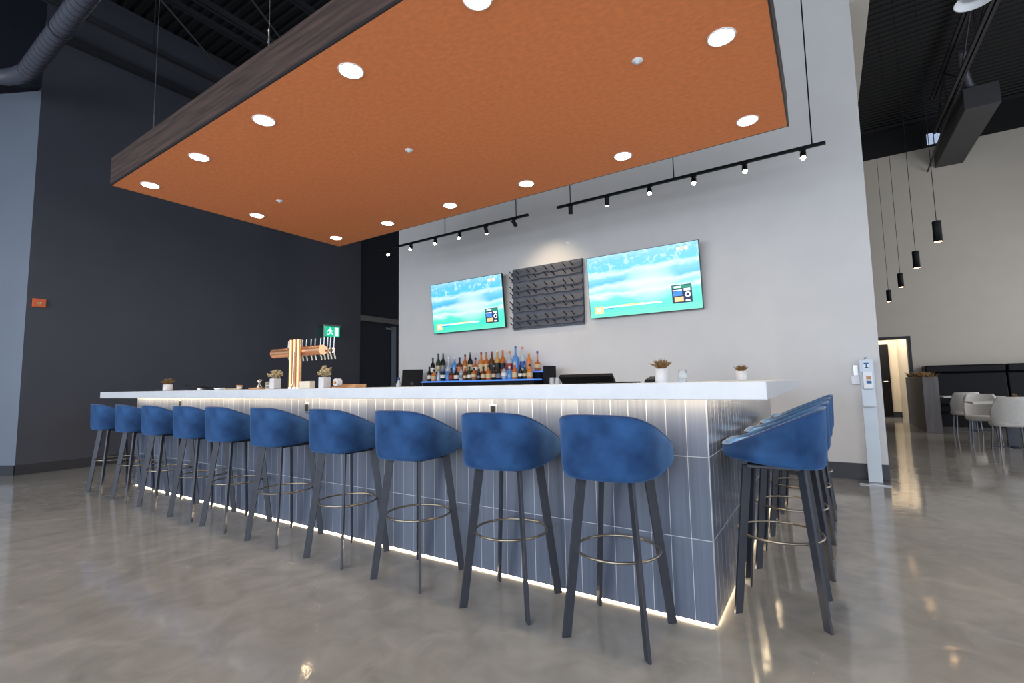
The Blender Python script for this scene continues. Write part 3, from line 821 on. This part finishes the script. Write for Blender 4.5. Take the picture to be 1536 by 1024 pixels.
# beer tower
t = thing('tap_tower', 'copper T-shaped beer tap tower on the bar', 'tap tower', (-3.40, .14, CT + .001))
for x, m_, h in ((-.066, 'bronze', .425), (-.008, 'bronze', .425), (.045, 'bronze', .425)):
    MB().tube((x, -.045, 0), (x, -.045, h), .024, n=24).build('column', M[m_], t)
    MB().tube((x, -.045, 0), (x, -.045, .012), .029, n=24).build('column_foot', M['chrome'], t)
MB().tube((-.41, .0, .325), (.31, .0, .325), .040, n=32).build('cross_tube', M['copper'], t)
MB().tube((-.416, .0, .325), (-.41, .0, .325), .042, n=32).build('end_cap', M['copper'], t)
MB().tube((.31, .0, .325), (.316, .0, .325), .042, n=32).build('end_cap', M['copper'], t)
MB().path([(.018, -.078, .32), (.018, -.08, .2), (.018, -.08, .05), (.0, -.085, .009)], .006).build('drain_pipe', M['chrome'], t)
for i, x in enumerate((-.34, -.29, -.12, -.06, .01, .07, .15, .20, .25, .29, .34)):
    f = MB().tube((x, .035, .32), (x, .085, .325), .010).tube((x, .085, .345), (x, .085, .30), .013).path([(x, .09, .30), (x, .10, .275), (x, .105, .25)], .007).build('faucet', M['chrome'], t)
    MB().tube((x, .088, .345), (x, .095, .44), .0045, .0055).build('tap_handle', M['steel'], f)


def slab(name, label, cat, loc, sx, sy, sz, m_, bev=.003, rz=0, group=None):
    return tag(MB().box(-sx / 2, sx / 2, -sy / 2, sy / 2, 0, sz).build(name, M[m_], bevel=bev, loc=loc, rot=(0, 0, rz)), label, cat, group)


slab('card_box', 'small beige box just left of the tap tower column', 'box', (-3.53, .2, CT), .095, .05, .06, 'beige')
slab('card_box', 'small beige box just right of the tap tower column', 'box', (-3.24, .1, CT), .15, .05, .062, 'beige')
slab('serving_tray', 'thin red-brown wooden tray behind the right dried-flower pot', 'tray', (-2.88, .28, CT), .22, .12, .03, 'wood_light')
t = thing('paper_roll', 'white paper roll behind the right dried-flower pot', 'paper roll', (-2.87, .13, CT))
MB().tube((0, -.022, .045), (0, .022, .045), .032, n=24).build('roll', M['pot'], t); MB().box(-.03, .03, -.035, .035, 0, .01).tube((0, -.036, .045), (0, .036, .045), .012).build('holder', M['wood_light'], t)
t = thing('napkin_caddy', 'small beige wooden napkin caddy left of the left dried-flower pot', 'caddy', (-3.83, .12, CT))
for z in (0, .03, .062): MB().box(-.028, .028, -.03, .03, z, z + .006).build('shelf', M['beige'], t)
for x in (-.03, .026): MB().box(x, x + .004, -.03, .03, 0, .068).build('side_panel', M['beige'], t)
t2 = slab('serving_board', 'light wooden board under the hourglass jigger', 'board', (-4.02, .12, CT), .2, .1, .016, 'wood_light')
o = MB().lathe([(.001, 0), (.026, 0), (.026, .004), (.007, .036), (.007, .04), (.028, .075), (.026, .075), (.005, .042)], n=24).build('jigger', M['chrome'], loc=(-4.02, .12, CT + .0165)); tag(o, 'hourglass-shaped metal jigger on a wooden board', 'jigger')
slab('cutting_board', 'thin pale board lying on the bar between the tablet and jigger', 'board', (-4.62, .12, CT), .26, .12, .012, 'beige')
t = thing('candle_cup', 'small brown and white cup beside the thin pale board', 'cup', (-4.38, .12, CT))
MB().lathe([(.001, 0), (.022, 0), (.026, .032), (.001, .032)], n=20).build('cup', M['beige'], t); MB().lathe([(.001, .032), (.028, .032), (.028, .045), (.001, .045)], n=20).build('rim_band', M['wood_light'], t)
o = MB().lathe([(.001, 0), (.03, 0), (.05, .02), (.046, .02), (.026, .006), (.001, .006)], n=24).build('small_dish', M['white_plastic'], loc=(-4.48, -.02, CT)); tag(o, 'small white dish in front of the thin pale board', 'dish')
slab('coaster_stack', 'small grey coaster stack right of the far left potted plant', 'coaster', (-5.3, .05, CT), .1, .09, .012, 'steel')


def terminal(loc, rz, wd, hh, tilt, label, stand=.1):
    t = thing('point_of_sale_terminal', label, 'monitor', loc, rz)
    MB().box(-.09, .09, -.08, .08, 0, .02).build('base', M['black'], t, .004)
    MB().tube((0, 0, .02), (0, .0, stand + .06), .03, n=16).build('stand', M['black'], t)
    s_ = MB().box(-wd / 2, wd / 2, -.014, .014, 0, hh).build('screen_housing', M['black'], t, .005, loc=(0, -.03, stand), rot=(tilt, 0, 0))
    MB().tube((0, -.016, hh * .25), (0, -.012, hh * .25), .03, n=20).build('rear_hub', M['trim_dark'], s_)
    MB().box(-wd / 2 + .01, wd / 2 - .01, .0142, .016, .01, hh - .01).build('display', M['black_gloss'], s_)
    return t


terminal((-.875, .76, .86), 0, .385, .21, .8, 'black point-of-sale monitor seen from behind, right half of the bar', .15)
t = thing('counter_tablet', 'dark tilted tablet on a low foot, right of the far left potted plant', 'tablet', (-5.13, .10, CT))
MB().tube((0, 0, 0), (0, 0, .022), .035, n=20).build('foot', M['steel'], t)
MB().box(-.15, .15, -.09, .09, 0, .010).build('tablet_body', M['black'], t, .003, loc=(0, .01, .030), rot=(-.12, .06, .1))
terminal((-5.62, 3.72, .92), math.radians(35), .36, .34, -.25, 'black monitor on the back counter, left of the bottles', .14)
o = slab('card_tray', 'flat dark tray on the bar between monitor and large succulent', 'tray', (-.5, .2, CT), .22, .12, .008, 'black')
o = MB().hexa([(-.035, -.05, 0), (.035, -.05, 0), (.035, .05, 0), (-.035, .05, 0)], [(-.03, -.045, .018), (.03, -.045, .018), (.03, .045, .035), (-.03, .045, .035)]).build('card_reader', M['black'], bevel=.004, loc=(-.335, .30, CT))
tag(o, 'small black card reader behind the large succulent pot', 'card reader')

# spray bottle and clear cup at the left end of the white wall
t = thing('sanitizer_bottle', 'small clear bottle with blue cap at the left end of the back counter', 'bottle', (-5.93, 3.70, .92))
MB().lathe([(.001, 0), (.045, 0), (.048, .01), (.048, .22), (.02, .27), (.018, .29)], n=20).build('bottle_body', M['white_plastic'], t)
MB().tube((0, 0, .29), (0, 0, .34), .02).tube((0, 0, .33), (-.05, 0, .33), .008).build('pump_cap', M['blue_print'], t)
o = MB().tube((-5.80, 3.76, .92), (-5.80, 3.76, 1.28), .045, n=20).build('plastic_cup_sleeve', M['glass']); tag(o, 'tall clear cup stack beside the blue-capped bottle', 'cup')

# ------------------------------------------------------------------ bottle display
t = thing('bottle_shelf', 'two-step blue-lit shelf under the liquor bottles', 'shelf', (0, 0, .92))
MB().box(-5.27, -3.08, 3.62, 4.06, .0, .233).build('shelf_base', M['black'], t)
MB().box(-5.29, -3.06, 3.60, 3.83, .233, .255).build('lower_step', M['e_blue'], t)
MB().box(-5.27, -3.10, 3.83, 4.06, .233, .352).build('step_riser', M['black'], t)
MB().box(-5.29, -3.03, 3.82, 4.08, .352, .372).build('upper_step', M['e_blue'], t)
slab('speaker_box', 'upright black box at the right end of the bottle shelf', 'box', (-2.955, 3.88, .92), .13, .16, .44, 'black')

GC = {'amber': rgb(196, 110, 48), 'brown': rgb(96, 52, 26), 'clear': rgb(214, 224, 234), 'green': rgb(40, 66, 46), 'black': rgb(26, 24, 26), 'blue': rgb(110, 176, 240), 'orange': rgb(222, 130, 62), 'gold': rgb(206, 160, 92)}
LC = {'white': rgb(226, 222, 214), 'cream': rgb(206, 182, 140), 'black': rgb(24, 24, 28), 'red': rgb(150, 44, 30), 'orange': rgb(220, 110, 50), 'blue': rgb(40, 80, 160), 'grey': rgb(120, 120, 124), 'none': None}
bm = {}


def bmat(c):
    if c not in bm:
        bm[c] = mat('bottle_' + c, GC[c], .12, noise=.06, nscale=15, coat=.4, trans=.45 if c in ('clear', 'blue') else .15)
        bm['l' + c] = None
    return bm[c]


lm = {}


def lmat(c):
    if c not in lm: lm[c] = mat('print_' + c, LC[c], .5, noise=.05)
    return lm[c]


def bottle(x, y, z, h, shape, glass, cap, lab, label, rs=1.0):
    r = {'slim': .041, 'wide': .052, 'round': .056, 'tall': .044}[shape] * rs
    if shape == 'round': pr = [(.001, 0), (r * .6, 0), (r * .95, .04), (r, .08), (r * .8, .12), (r * .3, .15), (.012, .17), (.011, h - .02)]
    elif shape == 'wide': pr = [(.001, 0), (r * .95, 0), (r, .01), (r, h * .52), (r * .85, h * .58), (.017, h * .68), (.014, h - .02)]
    elif shape == 'tall': pr = [(.001, 0), (r * .95, 0), (r, .01), (r, h * .58), (r * .7, h * .66), (.016, h * .74), (.014, h - .02)]
    else: pr = [(.001, 0), (r * .95, 0), (r, .01), (r, h * .55), (r * .75, h * .64), (.016, h * .72), (.014, h - .02)]
    o = MB().lathe(pr, n=18).disc((0, 0, h - .02), .011).build('liquor_bottle', bmat(glass), loc=(x, y, z))
    MB().tube((0, 0, h - .035), (0, 0, h), .0165, n=12).build('bottle_cap', lmat(cap), o)
    if lab != 'none':
        z0 = {'round': .05, 'wide': .03, 'tall': .05, 'slim': .04}[shape]; z1 = {'round': .10, 'wide': h * .42, 'tall': h * .42, 'slim': h * .4}[shape]
        MB().lathe([(r + .0012, z0), (r + .0012, z1)], n=18).build('paper_label', lmat(lab), o)
    return tag(o, label, 'bottle', 'liquor bottles on the lit shelf')


upper = [(-5.34, .30, 'slim', 'black', 'black', 'white'), (-5.21, .37, 'tall', 'green', 'black', 'cream'), (-5.10, .37, 'tall', 'black', 'grey', 'grey'), (-4.98, .30, 'round', 'clear', 'white', 'none'),
         (-4.84, .29, 'wide', 'blue', 'white', 'none'), (-4.73, .28, 'wide', 'brown', 'black', 'orange'), (-4.61, .32, 'slim', 'amber', 'black', 'cream'), (-4.50, .35, 'tall', 'black', 'grey', 'cream'),
         (-4.39, .26, 'round', 'amber', 'black', 'white'), (-4.27, .34, 'wide', 'orange', 'red', 'cream'), (-4.165, .34, 'wide', 'amber', 'grey', 'cream'), (-4.056, .345, 'slim', 'brown', 'red', 'black'),
         (-3.945, .365, 'wide', 'gold', 'white', 'black'), (-3.84, .35, 'tall', 'amber', 'orange', 'black'), (-3.71, .33, 'wide', 'clear', 'orange', 'red'), (-3.595, .40, 'wide', 'blue', 'blue', 'none'),
         (-3.465, .385, 'tall', 'clear', 'orange', 'blue'), (-3.35, .30, 'slim', 'orange', 'cream', 'none'), (-3.20, .305, 'round', 'amber', 'blue', 'cream')]
lower = [(-5.20, .25, 'slim', 'black', 'black', 'white'), (-5.10, .20, 'wide', 'orange', 'black', 'cream'), (-4.99, .20, 'slim', 'clear', 'grey', 'none'), (-4.89, .18, 'round', 'black', 'blue', 'white'), (-4.79, .2, 'slim', 'blue', 'white', 'none'),
         (-4.71, .21, 'wide', 'brown', 'black', 'red'), (-4.60, .21, 'wide', 'black', 'black', 'white'), (-4.50, .22, 'slim', 'clear', 'grey', 'grey'), (-4.42, .20, 'slim', 'brown', 'orange', 'cream'), (-4.33, .22, 'slim', 'green', 'black', 'white'),
         (-4.24, .20, 'round', 'amber', 'black', 'cream'), (-4.14, .18, 'slim', 'black', 'black', 'grey'), (-4.05, .21, 'wide', 'brown', 'black', 'cream'), (-3.95, .23, 'wide', 'amber', 'black', 'cream'), (-3.85, .23, 'slim', 'black', 'grey', 'cream'),
         (-3.76, .22, 'wide', 'black', 'black', 'grey'), (-3.655, .20, 'round', 'clear', 'black', 'white'), (-3.555, .20, 'wide', 'blue', 'white', 'none'), (-3.46, .25, 'wide', 'amber', 'cream', 'cream'), (-3.36, .21, 'slim', 'black', 'black', 'white'), (-3.28, .21, 'slim', 'green', 'grey', 'cream'), (-3.20, .22, 'wide', 'orange', 'black', 'cream')]
on = ['first', 'second', 'third', 'fourth', 'fifth', 'sixth', 'seventh', 'eighth', 'ninth', 'tenth', 'eleventh']


def pos(i, n_):
    if i < 11: return on[i] + ' from the left'
    return on[n_ - 1 - i] + ' from the right'


for lst, y, z, tier in ((upper, 3.95, .92 + .373, 'upper'), (lower, 3.71, .92 + .256, 'lower')):
    for i, (x, h, s_, g, c, lb) in enumerate(lst):
        gname = {'clear': 'clear', 'blue': 'pale blue', 'black': 'dark'}.get(g, g)
        d = '%s bottle with %s cap%s on %s step, %s' % (gname, c, '' if lb == 'none' else ', %s label,' % lb, tier, pos(i, len(lst)))
        bottle(x, y + 0, z, h, s_, g, c, lb, d, .86 if tier == 'lower' else 1.0)

# clear glasses drying beside the shelf
k = 0
names = ['leftmost', 'second from the left', 'third from the left', 'fourth from the left', 'rightmost']
for i in range(5):
    mb = MB().lathe([(.035, 0), (.038, .05), (.034, .11), (.034, .115), (.03, .115), (.034, .05), (.031, 0)], n=20).disc((0, 0, .115), .033)
    o = mb.build('drinking_glass', M['glass_pale'], loc=(-2.82 + i * .088, 3.70, 1.07)); tag(o, 'upturned clear glass in the row right of the bottle shelf, ' + names[i], 'glass', 'glasses right of the bottle shelf')
slab('glass_rack', 'low clear rack under the upturned glasses on the back counter', 'rack', (-2.63, 3.70, .92), .52, .24, .149, 'white_plastic')

# ================================================================== WALL THINGS
t = thing('exit_sign', 'green running-man exit sign on a bracket at the left dark wall', 'exit sign', (XL, 4.05, 2.12))
MB().box(.0, .16, -.012, .012, .33, .35).box(.12, .16, -.02, .42, .32, .35).build('bracket', M['steel'], t, .003)
MB().box(.135, .145, .0, .02, .0, .33).build('hanger_plate', M['white_plastic'], t)
p_ = MB().box(.125, .15, .03, .40, .09, .315).build('sign_panel', M['e_green'], t, .003)
mb = MB()
X = .1515


def poly_yz(pts): mb.add([(X, a, b) for a, b in pts], [tuple(range(len(pts)))])


# door shape and running figure
poly_yz([(.27, .11), (.36, .11), (.36, .295), (.27, .295)])
mb.build('pictogram_door', M['e_exit_white'], p_)
mb = MB()
poly_yz([(.155 + .018 * math.cos(k / 12 * 2 * PI), .27 + .018 * math.sin(k / 12 * 2 * PI)) for k in range(12)])
poly_yz([(.12, .245), (.17, .25), (.19, .19), (.15, .17)])
poly_yz([(.15, .185), (.185, .185), (.235, .15), (.225, .125), (.19, .15)])
poly_yz([(.15, .19), (.17, .17), (.12, .12), (.07, .125), (.075, .145), (.11, .145)])
poly_yz([(.17, .245), (.165, .225), (.215, .20), (.235, .225), (.225, .235), (.21, .22)])
poly_yz([(.125, .245), (.085, .215), (.065, .185), (.08, .18), (.1, .205), (.135, .225)])
mb.build('pictogram_figure', M['e_exit_white'], p_)

t = thing('wall_call_point', 'small orange box on the dark wall at far left', 'alarm box', (XL, -.44, 2.36))
MB().box(0, .04, -.07, .07, -.06, .06).build('housing', M['orange_plastic'], t, .006)
MB().box(.04, .046, -.02, .03, -.03, .01).build('cover_plate', M['wood_light'], t, .002)
MB().tube((.045, .01, .0), (.052, .01, .0), .008).build('indicator', M['white_plastic'], t)

t = thing('hand_sanitizer_stand', 'tall pale metal sanitizer stand against the end of the white wall', 'sanitizer stand', (.835, 3.98, 0))
MB().box(-.145, .13, -.12, .1, 0, .012).build('base_plate', M['steel'], t, .003)
MB().box(-.06, .06, -.015, .015, .012, 1.30).build('post', M['bluegrey'], t, .004)
MB().box(-.04, .04, -.075, -.015, .985, 1.17).build('dispenser', M['white_plastic'], t, .006)
MB().box(-.012, .03, -.0775, -.075, 1.04, 1.07).build('dispenser_label', M['blue_print'], t)
MB().box(-.012, .03, -.0775, -.075, 1.085, 1.12).build('dispenser_label', M['wood_light'], t)
MB().box(-.055, .055, -.09, -.015, .80, .815).build('drip_tray', M['white_plastic'], t, .003)
MB().box(-.025, .025, -.018, -.015, 1.2, 1.275).build('sign_card', M['white_plastic'], t)
MB().box(-.022, .022, -.020, -.018, 1.245, 1.262).box(-.006, .008, -.020, -.018, 1.205, 1.245).box(-.016, .018, -.020, -.018, 1.205, 1.214).build('sign_mark', M['blue_print'], t)
MB().lathe([(.015, 1.3), (.015, 1.315), (.001, 1.32)], c=(0, 0, 0)).build('top_knob', M['steel'], t)
t = thing('wall_switch', 'small white switch box on the wall left of the sanitizer stand', 'switch', (.745, WY, 1.075))
MB().box(-.045, .03, -.03, 0, -.045, .045).build('switch_plate', M['white_plastic'], t, .004)
MB().box(-.02, .025, -.012, 0, .05, .17).build('wall_plate', M['steel'], t, .003)

# ================================================================== PENDANTS
for i, (y, lab) in enumerate([(4.89, 'nearest and largest of the row'), (6.48, 'second nearest of the row'), (8.24, 'third nearest of the row'), (10.15, 'farthest of the row')]):
    t = thing('pendant_lamp', 'slim black cylinder pendant with warm glow, ' + lab, 'pendant lamp', (1.655, y, 2.65), group='cylinder pendants')
    MB().lathe([(.001, .245), (.040, .245), (.042, .24), (.042, 0), (.037, 0), (.037, .03)], n=28).build('lamp_shade', M['black'], t)
    MB().disc((0, 0, .004), .037, up=False).build('lens', M['e_pend'], t)
    MB().tube((0, 0, .245), (0, 0, CEIL - 2.65), .0035, n=6).build('cord', M['black'], t)
    l = bpy.data.lights.new('pendant_beam', 'SPOT'); l.energy = 12; l.color = (1, .75, .48); l.spot_size = math.radians(100); l.spot_blend = .8; l.shadow_soft_size = .04
    o = bpy.data.objects.new('pendant_beam', l); col.objects.link(o); o.parent = t; o.location = (0, 0, -.005)

# ================================================================== DINING AREA
t = thing('planter_partition', 'grey laminate planter partition with dried plants, beside the doorway', 'planter', (2.04, 10.0, 0))
MB().box(0, .24, 0, 2.4, 0, 1.09).build('planter_box', M['laminate'], t, .004)
mb = MB()
for k in range(240):
    x = random.uniform(.02, .22); y = random.uniform(.02, 2.35); a = random.uniform(0, 2 * PI); h = random.uniform(.04, .13)
    mb.path([(x, y, 1.08), (x + .03 * math.cos(a), y + .03 * math.sin(a), 1.08 + h * .6), (x + .08 * math.cos(a), y + .08 * math.sin(a), 1.08 + h)], [.008, .01, .002], n=4)
mb.build('foliage', M['plant_rust'], t)

for i, (x0, x1, lab) in enumerate([(2.36, 3.69, 'long black leather booth bench behind the planter partition'), (3.71, 5.1, 'black leather booth bench at the right edge of the frame')]):
    t = thing('booth_bench', lab, 'booth', (x0, 11.55, 0))
    wd = x1 - x0
    MB().box(0, wd, .05, .9, 0, .3).build('plinth', M['black'], t)
    MB().box(0, wd, 0, .62, .3, .45).build('seat_cushion', M['leather'], t, .03)
    MB().hexa([(0, .40, .45), (wd, .40, .45), (wd, .9, .45), (0, .9, .45)], [(0, .5, 1.17), (wd, .5, 1.17), (wd, .9, 1.17), (0, .9, 1.17)]).build('backrest', M['leather'], t, .02)
    MB().box(0, wd, .44, .9, 1.175, 1.345).build('top_roll', M['leather'], t, .035, seg=4)


def dining_chair():
    root = bpy.data.objects.new('dining_chair', None); col.objects.link(root); root.empty_display_size = .1
    # faces +y; curved shell back at -y
    mb = MB(); nu, nv = 24, 8; vs = []
    for side in (0, 1):
        for j in range(nv + 1):
            v = j / nv
            for i in range(nu + 1):
                u = -1 + 2 * i / nu; a = u * 1.35
                rx = .225 * (1 + .04 * v) - .028 * side; ry = .20 - .028 * side
                topz = .79 - .22 * max(0, abs(u) - .62) / .38
                z = .38 + (topz - .38) * v
                vs.append((rx * math.sin(a) * (1 + .02 * v), -ry * math.cos(a) - .05 * v + .02, z))
    S = (nu + 1) * (nv + 1)
    for j in range(nv):
        for i in range(nu):
            q = j * (nu + 1) + i
            mb_f = (q, q + 1, q + nu + 2, q + nu + 1)
            mb.f.append(mb_f); mb.sm.append(True)
            mb.f.append(tuple(S + w_ for w_ in reversed(mb_f))); mb.sm.append(True)
    for i in range(nu):
        a, b = i, i + 1; mb.f.append((b, a, S + a, S + b)); mb.sm.append(True)
        a, b = nv * (nu + 1) + i, nv * (nu + 1) + i + 1; mb.f.append((a, b, S + b, S + a)); mb.sm.append(True)
    for j in range(nv):
        a, b = j * (nu + 1), (j + 1) * (nu + 1); mb.f.append((a, b, S + b, S + a)); mb.sm.append(True)
        a, b = j * (nu + 1) + nu, (j + 1) * (nu + 1) + nu; mb.f.append((b, a, S + a, S + b)); mb.sm.append(True)
    mb.v = vs; mb.build('backrest', M['chair_fabric'], root)
    prof = [(.3, .36), (.9, .36), (1, .375), (1, .41), (.95, .43), (.6, .44), (.01, .44)]
    vs = []; NA = 36
    for k, z in prof:
        for i in range(NA):
            a = 2 * PI * i / NA; x = math.copysign(abs(math.sin(a)) ** .7, math.sin(a)); y = math.copysign(abs(math.cos(a)) ** .7, math.cos(a))
            vs.append((x * .215 * k, y * .215 * k + .03, z))
    mb = MB(); mb.add(vs, [(j * NA + i, j * NA + (i + 1) % NA, (j + 1) * NA + (i + 1) % NA, (j + 1) * NA + i) for j in range(len(prof) - 1) for i in range(NA)], True)
    mb.build('seat', M['chair_fabric'], root)
    for sx in (-1, 1):
        for sy in (-1, 1):
            MB().tube((sx * .175, sy * .17 + .02, 0), (sx * .155, sy * .14 + .02, .37), .010, .015, n=10).build('leg', M['chair_leg'], root)
    return root


ch = dining_chair()
for i, (x, y, rz, lab) in enumerate([
        (2.66, 7.45, 4, 'grey-beige tub dining chair nearest the camera, back turned to the bar'),
        (2.64, 10.02, 0, 'grey-beige tub dining chair beside the planter partition, back turned to the bar'),
        (2.60, 8.62, 176, 'grey-beige tub dining chair facing the camera across the near table'),
        (3.42, 8.70, 180, 'grey-beige tub dining chair at the right edge, beyond the near table')]):
    o = ch if i == 0 else copy_tree(ch)
    o.location = (x, y, 0); o.rotation_euler = (0, 0, math.radians(rz)); tag(o, lab, 'chair', 'tub dining chairs')


def dining_table(x, y, wx, wy, z, label):
    t = thing('dining_table', label, 'table', (x, y, 0))
    MB().box(-wx / 2, wx / 2, -wy / 2, wy / 2, z - .025, z).build('tabletop', M['table_white'], t, .006)
    MB().box(-.07, .07, -.03, .03, .012, z - .025).build('pedestal', M['leg'], t, .004)
    MB().box(-.25, .25, -.04, .04, 0, .012).box(-.04, .04, -.2, .2, 0, .0121).build('foot', M['leg'], t, .003)
    return t


dining_table(2.80, 8.02, .95, .62, .69, 'white-topped dining table between the nearest tub chairs')
dining_table(2.85, 10.75, .9, .62, .69, 'white-topped dining table in front of the black booth')
t = thing('potted_plant', 'tiny white pot with a rust plant on the near dining table', 'potted plant', (2.88, 8.1, .69))
MB().lathe([(.001, 0), (.04, 0), (.045, .06), (.001, .06)], n=20).build('pot', M['pot'], t)
f = spiky(t, .07, .07, 40, M['plant_rust']); f.location = (0, 0, .055)
